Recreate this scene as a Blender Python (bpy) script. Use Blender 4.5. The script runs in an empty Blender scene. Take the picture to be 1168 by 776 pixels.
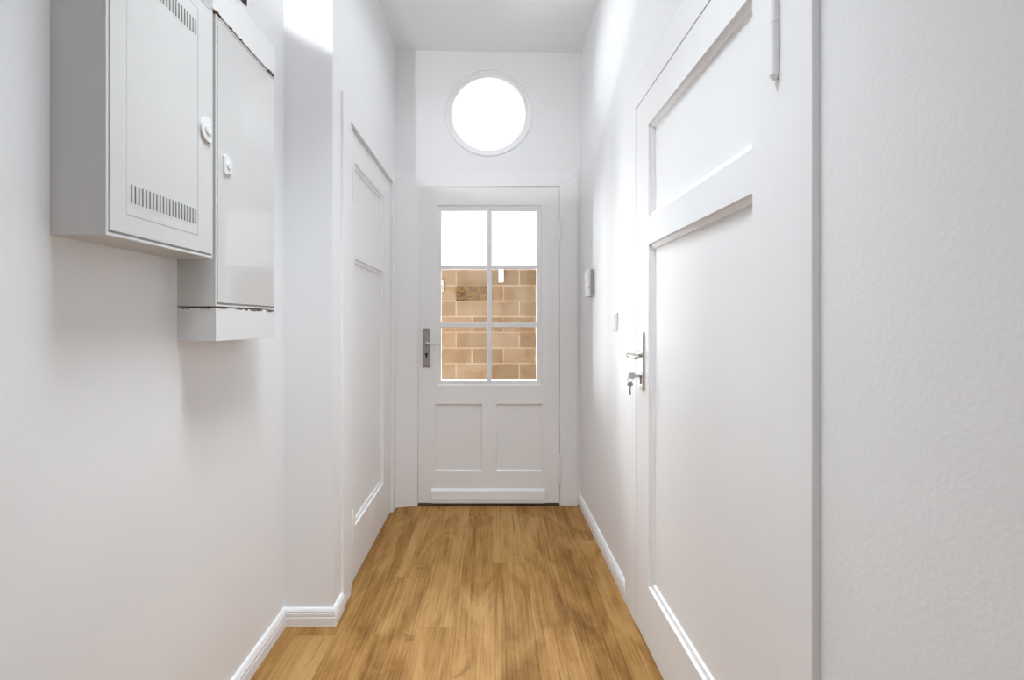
import bpy, bmesh, math, random
from mathutils import Vector, Matrix
random.seed(4)
S = bpy.context.scene
COL = S.collection
PI = math.pi

# ------------------------------------------------------------------ materials
def new_mat(name):
    m = bpy.data.materials.new(name); m.use_nodes = True
    nt = m.node_tree
    return m, nt, nt.nodes['Principled BSDF']

def node(nt, kind, **kw):
    n = nt.nodes.new(kind)
    for k, v in kw.items(): setattr(n, k, v)
    return n

def math_node(nt, op, a, b=None):
    n = node(nt, 'ShaderNodeMath', operation=op)
    for i, v in enumerate((a, b)):
        if v is None: continue
        if isinstance(v, (int, float)): n.inputs[i].default_value = v
        else: nt.links.new(v, n.inputs[i])
    return n.outputs[0]

def painted(name, col, rough, bump=0.0, scale=200.0, mottle=0.02, mscale=3.0, spec=0.5, coat=0.0):
    m, nt, b = new_mat(name)
    g = node(nt, 'ShaderNodeNewGeometry')
    n1 = node(nt, 'ShaderNodeTexNoise'); n1.inputs['Scale'].default_value = mscale; n1.inputs['Detail'].default_value = 4
    nt.links.new(g.outputs['Position'], n1.inputs['Vector'])
    r = node(nt, 'ShaderNodeValToRGB')
    r.color_ramp.elements[0].position = 0.3; r.color_ramp.elements[1].position = 0.7
    r.color_ramp.elements[0].color = tuple(c * (1 - mottle) for c in col) + (1,)
    r.color_ramp.elements[1].color = tuple(min(1, c * (1 + mottle)) for c in col) + (1,)
    nt.links.new(n1.outputs['Fac'], r.inputs[0]); nt.links.new(r.outputs[0], b.inputs['Base Color'])
    b.inputs['Roughness'].default_value = rough
    b.inputs['Specular IOR Level'].default_value = spec
    b.inputs['Coat Weight'].default_value = coat
    if bump:
        n2 = node(nt, 'ShaderNodeTexNoise'); n2.inputs['Scale'].default_value = scale; n2.inputs['Detail'].default_value = 3
        nt.links.new(g.outputs['Position'], n2.inputs['Vector'])
        bp = node(nt, 'ShaderNodeBump'); bp.inputs['Strength'].default_value = bump; bp.inputs['Distance'].default_value = 0.004
        nt.links.new(n2.outputs['Fac'], bp.inputs['Height']); nt.links.new(bp.outputs[0], b.inputs['Normal'])
    return m

def metal(name, col, rough):
    m = painted(name, col, rough, mottle=0.06, mscale=60)
    m.node_tree.nodes['Principled BSDF'].inputs['Metallic'].default_value = 1.0
    return m

M = {}
M['wall'] = painted('wall_paint', (.84, .845, .855), .5, bump=.06, scale=90, mottle=.006, mscale=2, spec=.15)
M['plaster'] = painted('rough_wall_paint', (.84, .845, .855), .5, bump=.10, scale=120, mottle=.006, mscale=2, spec=.15)
M['ceiling'] = painted('ceiling_paint', (.84, .845, .85), .7, mottle=.006)
M['gloss'] = painted('door_lacquer', (.84, .84, .845), .45, bump=.03, scale=30, mottle=.01, spec=.2)
M['trim'] = painted('trim_lacquer', (.85, .85, .86), .45, mottle=.008, spec=.2)
M['cabinet'] = painted('cabinet_enamel', (.635, .63, .62), .38, mottle=.02, mscale=8)
M['cabinet_gloss'] = painted('cabinet_gloss_enamel', (.61, .605, .60), .07, mottle=.012, mscale=5, spec=.8)
M['box'] = painted('box_paint', (.75, .75, .755), .5, mottle=.01, spec=.2)
M['plastic'] = painted('white_plastic', (.86, .86, .86), .3, mottle=.005)
M['steel'] = metal('brushed_steel', (.62, .60, .57), .32)
M['old_steel'] = metal('worn_steel', (.42, .40, .37), .45)
M['dark'] = painted('dark_slot', (.03, .028, .025), .8)
M['grey_plastic'] = painted('grey_plastic', (.42, .42, .42), .4, mottle=.01)
M['grey_slot'] = painted('grey_slot', (.36, .35, .34), .8)
M['brown'] = painted('bare_brown_timber', (.045, .022, .01), .9, mottle=.4, mscale=60)
M['rust'] = painted('rusty_crack', (.16, .10, .06), .9, mottle=.7, mscale=150)
M['threshold'] = painted('dark_threshold', (.09, .05, .028), .7, mottle=.4, mscale=30)
M['pane_reflection'] = painted('reflection_white', (.62, .62, .63), .6)
M['ground'] = painted('courtyard_paving', (.5, .47, .43), .9, mottle=.2, mscale=4)
M['mossy'] = painted('mossy_dark_stone', (.10, .052, .012), .95, bump=1.0, scale=70, mottle=.75, mscale=28)

def glass_mat():
    m = bpy.data.materials.new('window_glass'); m.use_nodes = True
    nt = m.node_tree; nt.nodes.clear()
    out = node(nt, 'ShaderNodeOutputMaterial')
    tr = node(nt, 'ShaderNodeBsdfTransparent'); tr.inputs[0].default_value = (.97, .975, .97, 1)
    gl = node(nt, 'ShaderNodeBsdfGlossy'); gl.inputs['Roughness'].default_value = .02
    fr = node(nt, 'ShaderNodeFresnel'); fr.inputs[0].default_value = 1.45
    mx = node(nt, 'ShaderNodeMixShader')
    nt.links.new(fr.outputs[0], mx.inputs[0]); nt.links.new(tr.outputs[0], mx.inputs[1]); nt.links.new(gl.outputs[0], mx.inputs[2])
    nt.links.new(mx.outputs[0], out.inputs[0])
    return m
M['glass'] = glass_mat()

PLANK_W, PLANK_L, PLANK_X = .147, 1.8, -.283
def floor_mat():
    m, nt, b = new_mat('oak_laminate')
    L = nt.links.new
    g = node(nt, 'ShaderNodeNewGeometry')
    sp = node(nt, 'ShaderNodeSeparateXYZ'); L(g.outputs['Position'], sp.inputs[0])
    u = math_node(nt, 'DIVIDE', math_node(nt, 'SUBTRACT', sp.outputs[0], PLANK_X), PLANK_W)
    col = math_node(nt, 'FLOOR', u); fu = math_node(nt, 'FRACT', u)
    wn = node(nt, 'ShaderNodeTexWhiteNoise', noise_dimensions='1D'); L(math_node(nt, 'ADD', col, 7.3), wn.inputs['W'])
    off = math_node(nt, 'MULTIPLY', wn.outputs['Value'], 1.0)
    v = math_node(nt, 'ADD', math_node(nt, 'DIVIDE', math_node(nt, 'SUBTRACT', sp.outputs[1], 1.53), PLANK_L), off)
    row = math_node(nt, 'FLOOR', v); fv = math_node(nt, 'FRACT', v)
    cid = node(nt, 'ShaderNodeCombineXYZ'); L(col, cid.inputs[0]); L(row, cid.inputs[1])
    wid = node(nt, 'ShaderNodeTexWhiteNoise', noise_dimensions='3D'); L(cid.outputs[0], wid.inputs['Vector'])
    # grain coordinates, shifted per plank
    sh = math_node(nt, 'MULTIPLY', wid.outputs['Value'], 37.0)
    gc = node(nt, 'ShaderNodeCombineXYZ'); L(sp.outputs[0], gc.inputs[0]); L(sp.outputs[1], gc.inputs[1]); L(sh, gc.inputs[2])
    def noise(sx, sy, detail, dist, rough=.55):
        mp = node(nt, 'ShaderNodeMapping'); mp.inputs['Scale'].default_value = (sx, sy, 1)
        L(gc.outputs[0], mp.inputs[0])
        n = node(nt, 'ShaderNodeTexNoise'); n.inputs['Scale'].default_value = 1; n.inputs['Detail'].default_value = detail
        n.inputs['Distortion'].default_value = dist; n.inputs['Roughness'].default_value = rough
        L(mp.outputs[0], n.inputs['Vector']); return n.outputs['Fac']
    blot = noise(7, 2.0, 5, 1.0, .6)
    grain = noise(85, 1.8, 3, .5, .5)
    fine = noise(380, 6, 2, 0)
    saw = noise(18, 150, 2, .1)
    knot = noise(9, 5.5, 3, 1.2)
    t = math_node(nt, 'ADD', math_node(nt, 'MULTIPLY', blot, .68), math_node(nt, 'MULTIPLY', grain, .32))
    t = math_node(nt, 'ADD', t, math_node(nt, 'MULTIPLY', math_node(nt, 'SUBTRACT', fine, .5), .30))
    t = math_node(nt, 'ADD', t, math_node(nt, 'MULTIPLY', math_node(nt, 'SUBTRACT', saw, .5), .05))
    t = math_node(nt, 'ADD', t, math_node(nt, 'MULTIPLY', math_node(nt, 'SUBTRACT', wid.outputs['Value'], .5), .12))
    r = node(nt, 'ShaderNodeValToRGB'); cr = r.color_ramp
    cr.elements[0].position = .27; cr.elements[0].color = (.148, .062, .015, 1)
    cr.elements[1].position = .70; cr.elements[1].color = (.48, .287, .114, 1)
    for p, c in ((.42, (.288, .145, .042, 1)), (.53, (.398, .220, .075, 1))):
        e = cr.elements.new(p); e.color = c
    L(t, r.inputs[0])
    kr = node(nt, 'ShaderNodeValToRGB'); kr.color_ramp.elements[0].position = .655; kr.color_ramp.elements[0].color = (0, 0, 0, 1)
    kr.color_ramp.elements[1].position = .80; kr.color_ramp.elements[1].color = (.75, .75, .75, 1)
    L(knot, kr.inputs[0])
    mk = node(nt, 'ShaderNodeMix', data_type='RGBA'); L(kr.outputs[0], mk.inputs['Factor']); L(r.outputs[0], mk.inputs['A'])
    mk.inputs['B'].default_value = (.13, .058, .02, 1)
    crk = noise(120, 1.6, 2, .4)
    ck = node(nt, 'ShaderNodeValToRGB'); ck.color_ramp.elements[0].position = .30; ck.color_ramp.elements[0].color = (.7, .7, .7, 1)
    ck.color_ramp.elements[1].position = .37; ck.color_ramp.elements[1].color = (0, 0, 0, 1)
    L(crk, ck.inputs[0])
    mc = node(nt, 'ShaderNodeMix', data_type='RGBA'); L(ck.outputs[0], mc.inputs['Factor']); L(mk.outputs['Result'], mc.inputs['A'])
    mc.inputs['B'].default_value = (.17, .08, .025, 1)
    mk = mc
    # joints between the boards
    e1 = math_node(nt, 'LESS_THAN', fu, .012); e2 = math_node(nt, 'LESS_THAN', fv, .0016)
    ed = math_node(nt, 'MULTIPLY', math_node(nt, 'MAXIMUM', e1, e2), .35)
    me = node(nt, 'ShaderNodeMix', data_type='RGBA'); L(ed, me.inputs['Factor']); L(mk.outputs['Result'], me.inputs['A'])
    me.inputs['B'].default_value = (.12, .055, .02, 1)
    L(me.outputs['Result'], b.inputs['Base Color'])
    b.inputs['Roughness'].default_value = .55
    b.inputs['Specular IOR Level'].default_value = .12
    bp = node(nt, 'ShaderNodeBump'); bp.inputs['Strength'].default_value = .12; bp.inputs['Distance'].default_value = .002
    L(fine, bp.inputs['Height']); L(bp.outputs[0], b.inputs['Normal'])
    return m
M['floor'] = floor_mat()

STONE_Y = 5.0
def stone_mat():
    m, nt, b = new_mat('sandstone_blocks')
    L = nt.links.new
    g = node(nt, 'ShaderNodeNewGeometry')
    sp = node(nt, 'ShaderNodeSeparateXYZ'); L(g.outputs['Position'], sp.inputs[0])
    cb = node(nt, 'ShaderNodeCombineXYZ')
    L(math_node(nt, 'ADD', sp.outputs[0], .393 + 10 * .347 ), cb.inputs[0])
    L(math_node(nt, 'ADD', sp.outputs[2], -1.375 + 20 * .1715), cb.inputs[1])
    br = node(nt, 'ShaderNodeTexBrick'); br.offset = .5; br.offset_frequency = 2; br.squash = 1
    br.inputs['Scale'].default_value = 1
    br.inputs['Brick Width'].default_value = .347; br.inputs['Row Height'].default_value = .1715
    br.inputs['Mortar Size'].default_value = .007; br.inputs['Mortar Smooth'].default_value = .2; br.inputs['Bias'].default_value = 0
    br.inputs['Color1'].default_value = (.150, .094, .046, 1); br.inputs['Color2'].default_value = (.205, .137, .078, 1)
    br.inputs['Mortar'].default_value = (.275, .205, .137, 1)
    L(cb.outputs[0], br.inputs['Vector'])
    n = node(nt, 'ShaderNodeTexNoise'); n.inputs['Scale'].default_value = 5.5; n.inputs['Detail'].default_value = 6; n.inputs['Roughness'].default_value = .65
    L(g.outputs['Position'], n.inputs['Vector'])
    r = node(nt, 'ShaderNodeValToRGB'); r.color_ramp.elements[0].position = .34; r.color_ramp.elements[1].position = .56
    r.color_ramp.elements[0].color = (.78, .55, .28, 1); r.color_ramp.elements[1].color = (1, 1, 1, 1)
    L(n.outputs['Fac'], r.inputs[0])
    mx = node(nt, 'ShaderNodeMix', data_type='RGBA', blend_type='MULTIPLY'); mx.inputs['Factor'].default_value = .9
    L(br.outputs['Color'], mx.inputs['A']); L(r.outputs[0], mx.inputs['B'])
    L(mx.outputs['Result'], b.inputs['Base Color']); b.inputs['Roughness'].default_value = .9
    bp = node(nt, 'ShaderNodeBump'); bp.inputs['Strength'].default_value = .4; bp.inputs['Distance'].default_value = .01
    L(n.outputs['Fac'], bp.inputs['Height']); L(bp.outputs[0], b.inputs['Normal'])
    return m
M['stone'] = stone_mat()

# ------------------------------------------------------------------ mesh helpers
class MB:
    def __init__(self, f=None):
        self.bm = bmesh.new(); self.f = f or (lambda a, b, c: (a, b, c))
    def v(self, a, b, c): return self.bm.verts.new(self.f(a, b, c))
    def face(self, pts):
        return self.bm.faces.new([self.v(*p) for p in pts])
    def box(self, a0, a1, b0, b1, c0, c1):
        P = [self.v(a, b, c) for a in (a0, a1) for b in (b0, b1) for c in (c0, c1)]
        for q in ((0, 1, 3, 2), (4, 6, 7, 5), (0, 4, 5, 1), (2, 3, 7, 6), (0, 2, 6, 4), (1, 5, 7, 3)):
            self.bm.faces.new([P[i] for i in q])
        return self
    def prism(self, poly, c0, c1, perm=(0, 1, 2)):
        """closed outline (a, b) pulled from c0 to c1"""
        def mk(a, b, c):
            t = (a, b, c); return self.v(*(t[i] for i in perm))
        lo = [mk(a, b, c0) for a, b in poly]; hi = [mk(a, b, c1) for a, b in poly]
        self.bm.faces.new(lo); self.bm.faces.new(hi)
        n = len(poly)
        for i in range(n):
            j = (i + 1) % n; self.bm.faces.new([lo[i], lo[j], hi[j], hi[i]])
        return self
    def rect_rings(self, u0, u1, v0, v1, prof, cap=True):
        rings = []
        for ins, w in prof:
            rings.append([self.v(u0 + ins, v0 + ins, w), self.v(u1 - ins, v0 + ins, w), self.v(u1 - ins, v1 - ins, w), self.v(u0 + ins, v1 - ins, w)])
        for A, B in zip(rings, rings[1:]):
            for i in range(4):
                j = (i + 1) % 4; self.bm.faces.new([A[i], A[j], B[j], B[i]])
        if cap: self.bm.faces.new(rings[-1])
        return self
    def lathe(self, prof, org, axis, n=24, cap=True):
        """prof: (radius, distance along axis) pairs"""
        ax = Vector(axis).normalized(); t = Vector((0, 0, 1)) if abs(ax.z) < .9 else Vector((1, 0, 0))
        e1 = ax.cross(t).normalized(); e2 = ax.cross(e1)
        O = Vector(org); rings = []
        for r, d in prof:
            rings.append([self.v(*(O + ax * d + (e1 * math.cos(2 * PI * k / n) + e2 * math.sin(2 * PI * k / n)) * r)) for k in range(n)])
        for A, B in zip(rings, rings[1:]):
            for k in range(n):
                j = (k + 1) % n; self.bm.faces.new([A[k], A[j], B[j], B[k]])
        if cap: self.bm.faces.new(rings[0]); self.bm.faces.new(rings[-1])
        return self
    def tube(self, pts, rad, n=12, flat=1.0):
        """bar swept along points; rad a number or one per point; flat squeezes its second axis"""
        P = [Vector(p) for p in pts]; rings = []
        rr = rad if isinstance(rad, (list, tuple)) else [rad] * len(P)
        for i, p in enumerate(P):
            d = (P[min(i + 1, len(P) - 1)] - P[max(i - 1, 0)]).normalized()
            t = Vector((0, 0, 1)) if abs(d.z) < .9 else Vector((1, 0, 0))
            e1 = d.cross(t).normalized(); e2 = d.cross(e1)
            rings.append([self.v(*(p + e1 * math.cos(2 * PI * k / n) * rr[i] * flat + e2 * math.sin(2 * PI * k / n) * rr[i])) for k in range(n)])
        for A, B in zip(rings, rings[1:]):
            for k in range(n):
                j = (k + 1) % n; self.bm.faces.new([A[k], A[j], B[j], B[k]])
        self.bm.faces.new(rings[0]); self.bm.faces.new(rings[-1])
        return self
    def torus(self, org, axis, R, r, n=28, k=8):
        ax = Vector(axis).normalized(); t = Vector((0, 0, 1)) if abs(ax.z) < .9 else Vector((1, 0, 0))
        e1 = ax.cross(t).normalized(); e2 = ax.cross(e1); O = Vector(org); rings = []
        for i in range(n):
            a = 2 * PI * i / n; d = e1 * math.cos(a) + e2 * math.sin(a)
            rings.append([self.v(*(O + d * (R + r * math.cos(2 * PI * j / k)) + ax * r * math.sin(2 * PI * j / k))) for j in range(k)])
        for i in range(n):
            A, B = rings[i], rings[(i + 1) % n]
            for j in range(k):
                q = (j + 1) % k; self.bm.faces.new([A[j], A[q], B[q], B[j]])
        return self
    def build(self, name, mat, parent=None, bevel=0, smooth=False, seg=2, weld=1e-5):
        if weld: bmesh.ops.remove_doubles(self.bm, verts=self.bm.verts, dist=weld)
        bmesh.ops.recalc_face_normals(self.bm, faces=self.bm.faces)
        me = bpy.data.meshes.new(name)
        self.bm.to_mesh(me); self.bm.free()
        o = bpy.data.objects.new(name, me); COL.objects.link(o); me.materials.append(mat)
        if smooth:
            for p in me.polygons: p.use_smooth = True
            try: me.set_sharp_from_angle(angle=math.radians(35))
            except Exception: pass
        if bevel:
            bv = o.modifiers.new('bevel', 'BEVEL'); bv.width = bevel; bv.segments = seg; bv.limit_method = 'ANGLE'; bv.angle_limit = math.radians(40)
        if parent:
            o.parent = parent; o.matrix_parent_inverse = Matrix.Translation(parent.location).inverted()
        return o

def empty(name, loc):
    o = bpy.data.objects.new(name, None); COL.objects.link(o); o.location = loc; o.empty_display_size = .05
    return o
def tag(o, label, cat, group=None, kind=None):
    o['label'] = label; o['category'] = cat
    if group: o['group'] = group
    if kind: o['kind'] = kind
    return o

# ------------------------------------------------------------------ dimensions (metres; +Y runs down the corridor)
XL, XP, XR = -.79, -.6036, .56           # near left wall, wall beyond the corner, right wall
YP, YE, YB = 1.727, 2.853, -1.9          # corner, end wall, wall behind
ZC = 2.852
SOLID = 'structure'

# ------------------------------------------------------------------ room shell
tag(MB().box(-1.0, .8, YB - .2, 2.96, -.06, 0).build('floor', M['floor']), 'oak-coloured laminate plank floor of the corridor', 'floor', kind=SOLID)
b = MB()
cz = lambda x: ZC - .016 * (x + .60) / 1.16
lo = [b.v(x, y, cz(x)) for x, y in ((-1.0, YB - .2), (.8, YB - .2), (.8, 2.90), (-1.0, 2.90))]
hi = [b.v(x, y, 3.05) for x, y in ((-1.0, YB - .2), (.8, YB - .2), (.8, 2.90), (-1.0, 2.90))]
b.bm.faces.new(lo); b.bm.faces.new(hi)
for i in range(4): b.bm.faces.new([lo[i], lo[(i + 1) % 4], hi[(i + 1) % 4], hi[i]])
tag(b.build('ceiling', M['ceiling']), 'plain white ceiling at the end of the corridor', 'ceiling', kind=SOLID)

WT = 2.95                                 # tops of the walls, above the ceiling face
LD = dict(y0=1.972, y1=2.738, z=1.990)    # left door opening
tag(MB().box(-1.0, XL, YB - .2, YP, 0, WT).build('wall_left', M['wall']), 'white near left wall carrying the cabinets', 'wall', kind=SOLID)
b = MB()
b.box(-1.0, XP, YP, LD['y0'] - .002, 0, WT)
b.box(-1.0, XP, LD['y0'] - .002, LD['y1'] + .002, LD['z'] + .004, WT)
b.box(-1.0, XP, LD['y1'] + .002, 3.1, 0, WT)
b.box(-1.0, -.67, LD['y0'] - .002, LD['y1'] + .002, 0, LD['z'] + .004)
tag(b.build('wall_passage', M['wall']), 'white left wall stepping out at a corner beyond the cabinets', 'wall', kind=SOLID)

RD = dict(y0=.864, y1=1.712, z=1.952)     # right door opening
b = MB()
b.box(XR, .8, YB - .2, RD['y0'] - .003, 0, WT)
b.box(XR, .8, RD['y0'] - .003, RD['y1'] + .003, RD['z'] + .004, WT)
b.box(XR, .8, RD['y1'] + .003, 3.1, 0, WT)
b.box(.60, .8, RD['y0'] - .003, RD['y1'] + .003, 0, RD['z'] + .004)
tag(b.build('wall_right', M['plaster']), 'white lightly textured right wall around the open-frame door', 'wall', kind=SOLID)
tag(MB().box(-1.0, .8, YB - .2, YB, 0, WT).build('wall_back', M['wall']), 'white wall closing the corridor behind the viewer', 'wall', kind=SOLID)

# end wall with a door opening and a round hole
ED = dict(x0=-.460, x1=.4216, z=1.993)
CX, CZ_, CR, CF = -.0203, 2.465, .277, .405   # CF: the opening flares outwards
b = MB()
b.box(-1.0, ED['x0'] - .003, YE, 3.1, 0, 2.05)
b.box(ED['x1'] + .003, .8, YE, 3.1, 0, 2.05)
b.box(ED['x0'] - .003, ED['x1'] + .003, YE, 3.1, ED['z'] + .004, 2.05)
rx0, rx1, rz0, rz1 = -1.0, .8, 2.05, WT
angs = sorted(set([2 * PI * k / 72 for k in range(72)] + [math.atan2(z - CZ_, x - CX) % (2 * PI) for x in (rx0, rx1) for z in (rz0, rz1)]))
def to_rect(a):
    c, s = math.cos(a), math.sin(a); t = 1e9
    if c > 1e-9: t = min(t, (rx1 - CX) / c)
    if c < -1e-9: t = min(t, (rx0 - CX) / c)
    if s > 1e-9: t = min(t, (rz1 - CZ_) / s)
    if s < -1e-9: t = min(t, (rz0 - CZ_) / s)
    return CX + c * t, CZ_ + s * t
n = len(angs)
for i in range(n):
    a, c = angs[i], angs[(i + 1) % n]
    (ax, az), (cx, cz2) = to_rect(a), to_rect(c)
    pa, pc = (CX + CR * math.cos(a), CZ_ + CR * math.sin(a)), (CX + CR * math.cos(c), CZ_ + CR * math.sin(c))
    qa, qc = (CX + CF * math.cos(a), CZ_ + CF * math.sin(a)), (CX + CF * math.cos(c), CZ_ + CF * math.sin(c))
    b.face([(pa[0], YE, pa[1]), (pc[0], YE, pc[1]), (cx, YE, cz2), (ax, YE, az)])
    b.face([(qa[0], 3.1, qa[1]), (qc[0], 3.1, qc[1]), (cx, 3.1, cz2), (ax, 3.1, az)])
    b.face([(pa[0], YE, pa[1]), (pc[0], YE, pc[1]), (qc[0], 3.1, qc[1]), (qa[0], 3.1, qa[1])])
tag(b.build('wall_end', M['wall']), 'white end wall with a glazed door and a round window', 'wall', kind=SOLID)

# round window: stepped plaster ring and a clear pane
w1 = tag(empty('window_1', (CX, YE, CZ_)), 'round window with white frame above the end door', 'window', kind=SOLID)
prof = [(.2785, .034), (.2785, .000), (.2785, -.006), (.273, -.009), (.264, -.006), (.261, .005), (.250, .006), (.247, .016), (.2345, .022), (.2335, .026), (.2345, .034), (.2785, .034)]
b = MB(); b.lathe([(r, d) for r, d in prof], (CX, YE, CZ_), (0, 1, 0), 96, cap=False)
b.build('window_frame', M['trim'], w1, smooth=True)
b = MB(); b.lathe([(.240, .0345), (.240, .0395)], (CX, YE, CZ_), (0, 1, 0), 64)
b.build('pane', M['glass'], w1)

# ------------------------------------------------------------------ skirting boards
SK = [(0, 0), (.0150, 0), (.0150, .034), (.0125, .036), (.0125, .038), (.0145, .040), (.0140, .050), (.0110, .052), (.0110, .054), (.0125, .056), (.0090, .063), (.0050, .066), (0, .066)]
def skirting(name, path, label):
    """path: floor points (x, y) along the wall; the room lies to the LEFT of its direction"""
    P = [Vector(p) for p in path]; b = MB(); rings = []
    for i, p in enumerate(P):
        d0 = (P[i] - P[i - 1]).normalized() if i else (P[1] - P[0]).normalized()
        d1 = (P[i + 1] - P[i]).normalized() if i < len(P) - 1 else d0
        n0, n1 = Vector((-d0.y, d0.x)), Vector((-d1.y, d1.x))
        m = (n0 + n1); m = m / (m.dot(n0) if m.length > 0 else 1)
        rings.append([b.v(p.x + m.x * o, p.y + m.y * o, z) for o, z in SK])
    k = len(SK)
    for A, B in zip(rings, rings[1:]):
        for i in range(k): b.bm.faces.new([A[i], A[(i + 1) % k], B[(i + 1) % k], B[i]])
    b.bm.faces.new(rings[0]); b.bm.faces.new(rings[-1])
    return tag(b.build(name, M['trim']), label, 'baseboard', kind=SOLID)
skirting('baseboard_left', [(XP, 1.819), (XP, YP), (XL, YP), (XL, YB)], 'white moulded baseboard wrapping the left wall and its corner')
skirting('baseboard_right', [(XR, 1.866), (XR, YE)], 'white baseboard on the right wall by the end door')
skirting('baseboard_near', [(XR, YB), (XR, .775)], 'white baseboard below the near right wall')

# ------------------------------------------------------------------ door casings
def casing(name, f, u0, u1, z1, wl, wr, wh, th, label, base=-.001):
    """two jambs and a mitred head round the opening u0..u1, up to z1"""
    b = MB(f)
    def board(poly):
        lo = [b.v(u, v, base) for u, v in poly]; hi = [b.v(u, v, base + th) for u, v in poly]
        b.bm.faces.new(lo); b.bm.faces.new(hi)
        for i in range(4): b.bm.faces.new([lo[i], lo[(i + 1) % 4], hi[(i + 1) % 4], hi[i]])
    board([(u0 - wl, 0), (u0, 0), (u0, z1), (u0 - wl, z1 + wh)])
    board([(u1, 0), (u1 + wr, 0), (u1 + wr, z1 + wh), (u1, z1)])
    board([(u0, z1), (u1, z1), (u1 + wr, z1 + wh), (u0 - wl, z1 + wh)])
    return tag(b.build(name, M['trim'], bevel=.002), label, 'door frame', kind=SOLID)
fR = lambda u, v, w: (XR - w, u, v)
fL = lambda u, v, w: (XP + w, u, v)
fE = lambda u, v, w: (u, YE - w, v)
casing('trim_1', fR, RD['y0'] - .001, RD['y1'] + .012, RD['z'] + .004, .088, .139, .115, .016, 'wide white casing around the right-hand panelled door')
casing('trim_2', fL, LD['y0'] - .052, LD['y1'] + .002, LD['z'] + .004, .100, .060, .078, .011, 'white casing around the left-hand panelled door')
# end door casing: the left jamb is splayed out from the corner
b = MB()
zt, zo = ED['z'] + .004, 2.092
def slab(front, back):
    a = [b.v(*p) for p in front]; c = [b.v(*p) for p in back]
    b.bm.faces.new(a); b.bm.faces.new(c)
    for i in range(4): b.bm.faces.new([a[i], a[(i + 1) % 4], c[(i + 1) % 4], c[i]])
yc = YE - .015
slab([(-.5955, 2.802, 0), (-.4635, 2.838, 0), (-.4635, 2.838, zt), (-.5955, 2.802, zo)], [(-.5955, YE, 0), (-.4635, YE, 0), (-.4635, YE, zt), (-.5955, YE, zo)])
slab([(.4250, yc, 0), (.534, yc, 0), (.534, yc, zo), (.4250, yc, zt)], [(.4250, YE, 0), (.534, YE, 0), (.534, YE, zo), (.4250, YE, zt)])
slab([(-.4635, 2.838, zt), (.4250, yc, zt), (.534, YE - .006, zo), (-.5955, YE - .006, zo)], [(-.4635, YE, zt), (.4250, YE, zt), (.534, YE, zo), (-.5955, YE, zo)])
tag(b.build('trim_3', M['trim'], bevel=.002), 'white casing around the glazed end door', 'door frame', kind=SOLID)
tag(MB().box(ED['x0'] - .002, ED['x1'] + .002, 2.836, 3.1, 0, .010).build('trim_4', M['threshold']), 'dark worn wooden threshold under the end door', 'threshold', kind=SOLID)

# ------------------------------------------------------------------ panelled doors
PANEL = [(0, 0), (.0015, -.007), (.003, -.009), (.017, -.011), (.0185, -.016), (.021, -.018)]
def leaf_frame(f, u0, u1, v0, v1, holes, th):
    """stiles and rails: holes is a list of rows, each a list of (u0, u1) with its (v0, v1)"""
    b = MB(f)
    vs = v0
    for (a0, a1), cols in holes:
        b.box(u0, u1, vs, a0, -th, 0)
        us = u0
        for c0, c1 in cols:
            b.box(us, c0, a0, a1, -th, 0); us = c1
        b.box(us, u1, a0, a1, -th, 0)
        vs = a1
    b.box(u0, u1, vs, v1, -th, 0)
    return b
def hinge(f, u, w, z0, z1, r, parent, mat=None):
    b = MB(f)
    zm = z0 + (z1 - z0) * .56
    b.lathe([(r * .55, z0 - .008), (r * .8, z0 - .004), (r * .8, z0), (r, z0), (r, zm - .0008), (r * .75, zm - .0008), (r * .75, zm + .0008), (r, zm + .0008), (r, z1), (r * .8, z1), (r * .8, z1 + .004), (r * .55, z1 + .008)], (u, 0, w), (0, 1, 0), 20)
    return b.build('hinge', mat or M['gloss'], parent, smooth=True)

# --- right door (near, seen at a slant)
fr = lambda u, v, w: (.5455 - w, u, v)
d2 = tag(empty('door_2', (.5455, 1.29, 0)), 'white two-panel door on the right with a key in its lock', 'door', kind=SOLID)
leaf_frame(fr, RD['y0'] - .0015, RD['y1'], .010, RD['z'] - .002, [((.223, 1.419), [(.953, 1.585)]), ((1.513, 1.838), [(.953, 1.585)])], .04).build('door_leaf', M['gloss'], d2)
for z0, z1 in ((.223, 1.419), (1.513, 1.838)):
    MB(fr).rect_rings(.953, 1.585, z0, z1, PANEL).build('door_panel', M['gloss'], d2)
hinge(fr, .869, .006, 1.62, 1.80, .0085, d2, M['plastic'])
hinge(fr, .869, .006, .20, .38, .0085, d2, M['plastic'])
h = MB(fr).box(1.622, 1.662, .903, 1.113, 0, .008).build('door_handle', M['steel'], d2, bevel=.004); h['label'] = 'steel handle plate'
b = MB(fr); b.lathe([(.011, .006), (.0105, .016), (.008, .020), (.008, .030)], (1.642, 1.031, 0), (0, 0, 1), 20)
b.tube([(1.642, 1.031, .028), (1.642, 1.031, .044), (1.636, 1.031, .054), (1.615, 1.031, .058), (1.58, 1.030, .057), (1.545, 1.029, .054), (1.532, 1.029, .053)], [.008, .0085, .010, .0105, .0100, .0095, .006], 14, flat=.8)
lv = b.build('lever', M['steel'], h, smooth=True)
b = MB(fr); b.lathe([(.0085, .004), (.0085, .012)], (1.642, .954, 0), (0, 0, 1), 20); b.box(1.6375, 1.6465, .926, .950, .004, .012)
b.build('lock_cylinder', M['old_steel'], h, smooth=True)
for z in (1.102, .914):
    b = MB(fr); b.lathe([(.004, .007), (.0035, .0098), (.001, .0102)], (1.642, z, 0), (0, 0, 1), 12); b.build('screw', M['old_steel'], h)
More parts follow.
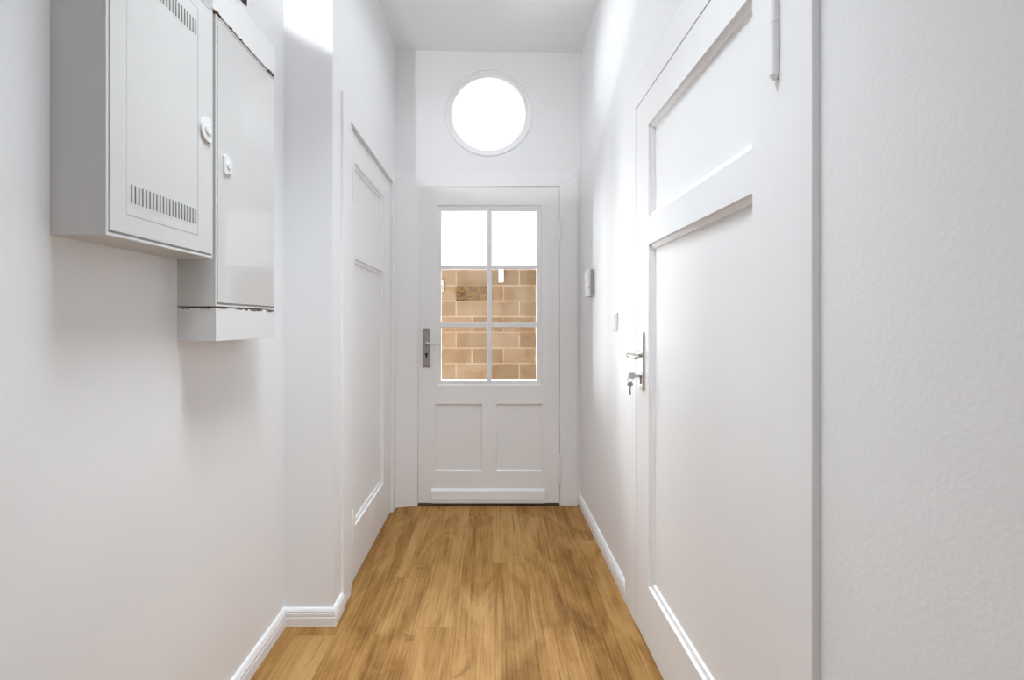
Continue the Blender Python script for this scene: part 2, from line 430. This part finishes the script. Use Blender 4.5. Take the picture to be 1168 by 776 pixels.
# key in the lock with a second key on its ring
k = tag(empty('door_keys', (.50, 1.642, .95)), 'two steel keys on a ring in the right-hand door lock', 'keys')
b = MB(fr); b.box(1.6405, 1.6435, .950, .9585, .0125, .030)
b.prism([(1.6405, .030), (1.6435, .030), (1.6435, .052), (1.6405, .052)], .944, .966, (0, 2, 1))
b.build('lock_key', M['steel'], k, bevel=.001)
b = MB(fr); b.torus((1.642, .943, .047), (1, 0, .2), .011, .0011); b.build('key_ring', M['steel'], k, smooth=True)
b = MB(fr)
pts = [(.047 + .010 * math.cos(a) , .924 + .009 * math.sin(a)) for a in [2 * PI * i / 20 for i in range(20)]]
lo = [b.v(1.6395, z, w) for w, z in pts]; hi = [b.v(1.6425, z, w) for w, z in pts]
b.bm.faces.new(lo); b.bm.faces.new(hi)
for i in range(20): b.bm.faces.new([lo[i], lo[(i + 1) % 20], hi[(i + 1) % 20], hi[i]])
b.prism([(.0435, .917), (.0505, .917), (.0505, .888), (.047, .884), (.0435, .888), (.0450, .893), (.0435, .898), (.0450, .903)], 1.6397, 1.6423, (2, 1, 0))
b.build('hanging_key', M['old_steel'], k)

# --- left door
fl = lambda u, v, w: (-.6115 + w, u, v)
d3 = tag(empty('door_3', (-.6115, 2.355, 0)), 'closed white two-panel door in the left wall', 'door', kind=SOLID)
leaf_frame(fl, LD['y0'], LD['y1'], .006, LD['z'], [((.236, 1.431), [(2.033, 2.568)]), ((1.525, 1.860), [(2.033, 2.568)])], .04).build('door_leaf', M['gloss'], d3)
for z0, z1 in ((.236, 1.431), (1.525, 1.860)):
    MB(fl).rect_rings(2.033, 2.568, z0, z1, PANEL).build('door_panel', M['gloss'], d3)
for z0, z1 in ((1.667, 1.796), (.185, .325)): hinge(fl, 1.981, .004, z0, z1, .006, d3)

# --- end door, glazed above
fe = lambda u, v, w: (u, 2.842 - w, v)
d1 = tag(empty('door_1', (-.02, 2.842, 0)), 'white end door with six panes over two panels', 'door', kind=SOLID)
GX0, GX1, GZ0, GZ1 = -.3480, .3155, .748, 1.884
PCOLS = [(-.356, -.060), (.0274, .3155)]
leaf_frame(fe, ED['x0'], ED['x1'], .017, ED['z'], [((.2136, .636), PCOLS), ((GZ0, GZ1), [(GX0, GX1)])], .045).build('door_leaf', M['gloss'], d1)
for c0, c1 in PCOLS:
    MB(fe).rect_rings(c0, c1, .2136, .636, [(0, 0), (.003, -.010), (.006, -.012), (.010, -.013)]).build('door_panel', M['gloss'], d1)
XS = [(-.318, -.0296), (-.0016, .2815)]
ZS = [(1.503, 1.845), (1.1445, 1.480), (.779, 1.115)]
b = MB(fe)
# glazing frame: outer bead, then the bars
b.box(GX0, XS[0][0], GZ0, GZ1, -.040, -.008); b.box(XS[1][1], GX1, GZ0, GZ1, -.040, -.008)
b.box(XS[0][0], XS[1][1], ZS[0][1], GZ1, -.040, -.008); b.box(XS[0][0], XS[1][1], GZ0, ZS[2][0], -.040, -.008)
b.rect_rings(GX0, GX1, GZ0, GZ1, [(0, 0), (.004, .001), (.008, -.004), (.010, -.008)], cap=False)
b.build('glazing_frame', M['gloss'], d1)
b = MB(fe)
b.box(XS[0][1], XS[1][0], ZS[2][0], ZS[0][1], -.036, -.006)
for za, zb in ((ZS[1][1], ZS[0][0]), (ZS[2][1], ZS[1][0])):
    b.box(XS[0][0], XS[0][1], za, zb, -.036, -.006); b.box(XS[1][0], XS[1][1], za, zb, -.036, -.006)
b.build('glazing_bars', M['gloss'], d1, bevel=.003)
for c in XS:
    for r in ZS:
        MB(fe).box(c[0] - .003, c[1] + .003, r[0] - .003, r[1] + .003, -.028, -.024).build('pane', M['glass'], d1)
b = MB(fe)
b.prism([(.022, 0), (.022, .020), (.050, .022), (.090, .018), (.097, .018), (.108, .004), (.108, 0)], -.3757, .3308, (2, 0, 1))
b.build('weather_board', M['gloss'], d1, bevel=.0015)
hinge(fe, .4232, .014, 1.665, 1.785, .0095, d1); hinge(fe, .4232, .014, .150, .315, .0095, d1)
h = MB(fe).box(-.4315, -.3835, .865, 1.109, 0, .008).build('door_handle', M['old_steel'], d1, bevel=.003); h['label'] = 'worn steel handle plate'
b = MB(fe); b.lathe([(.012, .006), (.011, .012), (.0085, .016), (.0085, .034)], (-.4075, 1.016, 0), (0, 0, 1), 20)
b.tube([(-.4075, 1.016, .030), (-.4075, 1.016, .044), (-.401, 1.016, .052), (-.385, 1.016, .055), (-.350, 1.015, .054), (-.325, 1.014, .051), (-.316, 1.014, .048)], [.008, .0085, .009, .0085, .0075, .007, .005], 14, flat=.8)
b.build('lever', M['steel'], h, smooth=True)
b = MB(fe); b.lathe([(.0088, .0078), (.0088, .0092)], (-.4075, .946, 0), (0, 0, 1), 20); b.box(-.4118, -.4032, .921, .943, .0078, .0092)
b.build('keyhole', M['dark'], h)
for z in (1.096, .998, .880):
    b = MB(fe); b.lathe([(.0045, .0075), (.004, .0095), (.001, .0100)], (-.4075, z, 0), (0, 0, 1), 12); b.build('screw', M['rust'], h)

# ------------------------------------------------------------------ cabinets on the left wall
def fw(u, v, w): return (XL - .002 + w * (1 + .002 / .1), u, v)                      # w = distance out of the left wall
def tray(b, u0, u1, v0, v1, w1, lip, rec):
    """box whose front is set back inside a thin rim"""
    b.box(u0, u1, v0, v1, 0, w1 - rec - .001)
    b.rect_rings(u0, u1, v0, v1, [(0, w1 - rec - .002), (0, w1), (lip, w1), (lip, w1 - rec)], cap=False)
Y0, Y1, Z0, Z1, D = .8135, 1.1256, 1.305, 1.920, .100
c1 = tag(empty('electrical_cabinet', (XL, (Y0 + Y1) / 2, Z0)), 'wide grey-white metal cabinet with vent slots on left wall', 'cabinet', 'wall cabinets')
b = MB(fw); tray(b, Y0, Y1, Z0, Z1, D, .006, .006); b.build('cabinet_body', M['cabinet'], c1, bevel=.0015)
# door plate with a shallow pressed panel and rows of slots
b = MB(fw)
dy0, dy1, dz0, dz1 = Y0 + .0085, Y1 - .0035, Z0 + .0105, Z1 - .008
b.box(dy0, dy1, dz0, dz1, D - .012, D)
dr = b.build('cabinet_door', M['cabinet'], c1, bevel=.0015)
py0, py1, pz0, pz1 = .858, 1.0675, 1.352, 1.885
b = MB(fw)
b.rect_rings(py0, py1, pz0, pz1, [(0, D - .001), (.0010, D + .0005), (.0030, D + .0006)])
b.build('pressed_panel', M['cabinet'], dr)
b = MB(fw)
b.prism([(py1 - .001, pz0), (py1 + .0012, pz0), (py1 + .0012, pz1 + .0012), (py0, pz1 + .0012), (py0, pz1 - .001), (py1 - .001, pz1 - .001)], D - .001, D + .0004)
b.build('panel_edge_shade', M['grey_slot'], dr)  # grey strips paint the shaded far and top edges of the panel
ns = 21
for (sz0, sz1) in ((1.377, 1.412), (1.817, 1.852)):
    b = MB(fw)
    for i in range(ns):
        y = .8698 + (1.0580 - .8698) * i / (ns - 1)
        b.box(y - .0008, y + .0008, sz0, sz1, D - .001, D + .0026)
    b.build('vent_slots', M['grey_slot'], dr)
def latch(b, yc, zc, r, hh, w0, cut):
    pts = []
    for i in range(33):
        a = PI / 2 + PI * i / 32
        pts.append((yc + r * math.cos(a), zc + hh * math.sin(a)))
    pts += [(cut, zc - hh), (cut, zc + hh)]
    b.prism(pts, w0, w0 + .006)
b = MB(fw); latch(b, 1.096, 1.612, .022, .028, D, 1.112); b.lathe([(.0115, D + .005), (.0115, D + .0085), (.010, D + .009)], (1.097, 1.612, 0), (0, 0, 1), 28)
b.build('cabinet_latch', M['box'], dr, bevel=.0015)

Y0, Y1, Z0, Z1, D = 1.142, 1.450, 1.188, 1.924, .097
c2 = tag(empty('electrical_cabinet', (XL, (Y0 + Y1) / 2, Z0)), 'narrow glossy white cabinet between the two plain boxes on left wall', 'cabinet', 'wall cabinets')
b = MB(fw); tray(b, Y0, Y1, Z0, Z1, D, .005, .006); b.build('cabinet_body', M['cabinet'], c2, bevel=.0015)
b = MB(fw); b.box(Y0 + .0085, Y1 - .006, Z0 + .010, Z1 - .008, D - .012, D + .0005)
dr = b.build('cabinet_door', M['cabinet_gloss'], c2, bevel=.001)
b = MB(fw); b.prism([(1.171, 1.535), (1.177, 1.531), (1.200, 1.538), (1.207, 1.548), (1.207, 1.566), (1.200, 1.576), (1.177, 1.583), (1.171, 1.579)], D, D + .006)
b.lathe([(.010, D + .005), (.010, D + .008), (.0085, D + .0086)], (1.190, 1.557, 0), (0, 0, 1), 24)
b.build('cabinet_latch', M['box'], dr, bevel=.0012)

def ragged(b, u0, u1, v, th, w0, w1, n=18, amp=1.0):
    top = []; bot = []
    for i in range(n + 1):
        u = u0 + (u1 - u0) * i / n
        e = 0.15 if i in (0, n) else 1
        top.append((u, v + th * .25 * e)); bot.append((u, v - th * e * amp * random.uniform(.15, 1)))
    b.prism(top + bot[::-1], w0, w1)
lb = tag(empty('cable_box', (XL, 1.30, 1.10)), 'plain white box under the narrow cabinet, cracked along its top', 'box', 'plain boxes at the narrow cabinet')
MB(fw).box(1.142, 1.4535, 1.100, 1.1845, 0, .0975).build('box_shell', M['box'], lb, bevel=.001)
for u0, u1, th in ((1.150, 1.190, .0022), (1.232, 1.262, .0028), (1.275, 1.292, .0045), (1.303, 1.372, .0058), (1.402, 1.444, .0060)):
    b = MB(fw); ragged(b, u0, u1, 1.1850, th, .090, .0985); b.build('crack', M['rust'], lb)
for a0, a1, th in ((.006, .040, .0055), (.058, .084, .004)):
    b = MB(); top = []; bot = []
    for i in range(15):
        a = a0 + (a1 - a0) * i / 14; top.append((XL + a, 1.1862)); bot.append((XL + a, 1.1850 - th * (0.1 if i in (0, 14) else random.uniform(.2, 1))))
    b.prism(top + bot[::-1], 1.1412, 1.146, (0, 2, 1)); b.build('crack', M['rust'], lb)
ub = tag(empty('cable_box', (XL, 1.29, 1.93)), 'plain white box on top of the narrow cabinet', 'box', 'plain boxes at the narrow cabinet')
MB(fw).box(1.1275, 1.4545, 1.9285, 2.021, 0, .0985).build('box_shell', M['box'], ub, bevel=.001)
for u0, u1, th in ((1.135, 1.165, .0045), (1.205, 1.212, .003), (1.252, 1.260, .003), (1.405, 1.444, .0065)):
    b = MB(fw); ragged(b, u0, u1, 1.9285, -th, .092, .0992, 10); b.build('crack', M['rust'], ub)
b = MB(fw); b.box(1.140, 1.448, 1.9245, 1.9283, .02, .094)
b.build('joint', M['rust'], ub)
# ragged dark hole in the plaster higher up
b = MB(fw)
b.prism([(1.352, 2.118), (1.372, 2.135), (1.388, 2.139), (1.398, 2.149), (1.410, 2.147), (1.425, 2.160), (1.464, 2.165), (1.466, 2.235), (1.40, 2.27), (1.345, 2.25), (1.338, 2.17)], 0, .004)
tag(b.build('plaster_hole', M['brown']), 'dark brown ragged hole in the plaster above the upper plain box', 'hole')

# ------------------------------------------------------------------ things on the right wall
fs = lambda u, v, w: (XR - w, u, v)
sw = tag(empty('light_switch', (XR, 2.06, 1.15)), 'white square rocker light switch beside the right door', 'light switch')
MB(fs).box(2.020, 2.101, 1.110, 1.191, 0, .009).build('switch_plate', M['plastic'], sw, bevel=.003)
b = MB(fs); b.prism([(1.122, .008), (1.122, .0105), (1.150, .0125), (1.179, .0165), (1.179, .008)], 2.032, 2.089, (2, 0, 1)); b.build('rocker', M['plastic'], sw, bevel=.0015)
ic = tag(empty('intercom', (XR, 2.56, 1.28)), 'white slim wall intercom handset near the end door', 'intercom')
MB(fs).box(2.500, 2.600, 1.284, 1.436, -.002, .019).build('intercom_base', M['grey_plastic'], ic, bevel=.003)['label'] = 'grey back plate'
b = MB(fs); b.prism([(1.286, .018), (1.286, .030), (1.300, .034), (1.420, .034), (1.434, .030), (1.434, .018)], 2.504, 2.596, (2, 0, 1)); b.build('intercom_cover', M['plastic'], ic, bevel=.003)
b = MB(fs); b.lathe([(.0045, -.004), (.0045, .0006)], (2.5045, 1.334, .026), (-1, 0, 0), 16); b.build('button', M['old_steel'], ic)
ic.location = (XR, 2.55, 1.284)

# ------------------------------------------------------------------ outside, through the glass
tag(MB().box(-3, 3, 3.1, 6.5, -.12, -.02).build('courtyard_ground', M['ground']), 'paved courtyard ground outside the end door', 'ground', kind=SOLID)
st = tag(empty('stone_wall', (0, STONE_Y, 0)), 'yellow sandstone block wall outside the end door', 'stone wall')
b = MB(); b.box(-2.6, 2.6, STONE_Y, STONE_Y + .3, -.02, 1.752); b.build('stone_blocks', M['stone'], st)
b = MB(); b.box(-.388, -.050, STONE_Y - .012, STONE_Y + .02, 1.380, 1.541)
bmesh.ops.subdivide_edges(b.bm, edges=b.bm.edges[:], cuts=7, use_grid_fill=True)
for v in b.bm.verts:
    if v.co.y < STONE_Y: v.co += Vector((random.uniform(-.003, .003), random.uniform(-.012, .004), random.uniform(-.003, .003)))
o = b.build('dark_block', M['mossy'], st); o['label'] = 'dark rough weathered block'
b = MB(); b.box(.075, .130, STONE_Y - .012, STONE_Y, 1.582, 1.722); tag(b.build('reflection_plate', M['pane_reflection'], bevel=.003), 'small upright white plate painting a pane reflection on the sandstone wall', 'plate')  # white plate stands in for a bright reflection in the glass
wb = tag(empty('wall_bracket', (-.53, STONE_Y, 1.5)), 'small grey metal hook on the sandstone wall, left pane', 'bracket')
b = MB(); b.box(-.560, -.530, STONE_Y - .008, STONE_Y, 1.475, 1.605); b.build('bracket_plate', M['old_steel'], wb, bevel=.003)
b = MB(); b.tube([(-.545, STONE_Y - .004, 1.575), (-.545, STONE_Y - .05, 1.575), (-.535, STONE_Y - .075, 1.55), (-.525, STONE_Y - .07, 1.51), (-.520, STONE_Y - .05, 1.50)], .010, 10); b.build('hook', M['old_steel'], wb, smooth=True)

# ------------------------------------------------------------------ light
W = bpy.data.worlds.new('sky'); S.world = W; W.use_nodes = True
nt = W.node_tree; bg = nt.nodes['Background']
# hazy white sky, brightest on the sun's side beyond the end door
tc = node(nt, 'ShaderNodeTexCoord'); sp = node(nt, 'ShaderNodeSeparateXYZ'); nt.links.new(tc.outputs['Generated'], sp.inputs[0])
def ramp(sock, a, b_, lo, hi):
    mr = node(nt, 'ShaderNodeMapRange', interpolation_type='SMOOTHSTEP')
    for k_, v_ in (('From Min', a), ('From Max', b_), ('To Min', lo), ('To Max', hi)): mr.inputs[k_].default_value = v_
    nt.links.new(sock, mr.inputs['Value']); return mr.outputs[0]
glow = math_node(nt, 'MULTIPLY', ramp(sp.outputs[1], 0, .5, 0, 1), ramp(sp.outputs[2], .47, .72, 0, 28))
nt.links.new(math_node(nt, 'ADD', glow, .80), bg.inputs[1])
bg.inputs[0].default_value = (.945, .96, 1.0, 1)

def area(name, loc, aim, sx, sy, power, col=(1, 1, 1), spread=180):
    l = bpy.data.lights.new(name, 'AREA'); l.shape = 'RECTANGLE'; l.size = sx; l.size_y = sy; l.energy = power; l.color = col
    l.spread = math.radians(spread)
    o = bpy.data.objects.new(name, l); COL.objects.link(o); o.location = loc
    o.rotation_euler = (Vector(aim) - Vector(loc)).to_track_quat('-Z', 'Y').to_euler()
    return o
area('ceiling_lamp', (-.08, 1.65, 2.79), (-.08, 1.65, 0), .6, 1.7, 3.6, (.87, .94, 1), 150)
for loc, sx, sy in (((-.02, 2.895, 1.312), .64, 1.12), ((CX, 2.90, CZ_), .52, .52)):
    p = area('glazing_portal', loc, (loc[0], 0, loc[2]), sx, sy, 1); p.data.cycles.is_portal = True
area('low_wall_fill', (-.1, .9, 2.78), (-.1, 1.3, 0.0), .5, .4, 6.8, (.85, .935, 1), 80)  # added fill that lifts the lower walls and floor, no real fitting
area('back_fill', (.1, YB + .1, 1.3), (0, 2, .7), 1.0, 1.6, 2.2, (.86, .94, 1))  # added weak fill from behind for the faces turned to the camera
# uplighter high on the left wall, and sunlight thrown back into the courtyard by the house opposite
l = bpy.data.lights.new('wall_uplighter', 'SPOT'); l.energy = 24; l.spot_size = math.radians(72); l.spot_blend = .12; l.shadow_soft_size = .02; l.color = (.96, .98, 1)
o = bpy.data.objects.new('wall_uplighter', l); COL.objects.link(o); o.location = (-.735, .55, 2.32)
o.rotation_euler = Vector((.35, 1.0, .50)).to_track_quat('-Z', 'Y').to_euler()
area('courtyard_reflected_sun', (-1.45, 4.6, 1.4), (.1, 2.85, 1.5), .45, 2.8, 140, (.93, .96, 1))

# ------------------------------------------------------------------ camera
cd = bpy.data.cameras.new('camera'); cam = bpy.data.objects.new('camera', cd); COL.objects.link(cam)
cam.location = (0, 0, 1.15); cam.rotation_euler = (PI / 2, 0, 0)
cd.sensor_width = 36; cd.lens = 519 / 1168 * 36; cd.shift_x = 23 / 1168; cd.shift_y = -21 / 1168
cd.clip_start = .02
S.camera = cam
S.view_settings.view_transform = 'Standard'; S.view_settings.look = 'None'
S.view_settings.gamma = 1; S.view_settings.use_curve_mapping = False; S.view_settings.exposure = .63
S.cycles.max_bounces = 16; S.cycles.diffuse_bounces = 10; S.cycles.glossy_bounces = 6; S.cycles.transparent_max_bounces = 16
S.cycles.use_denoising = True
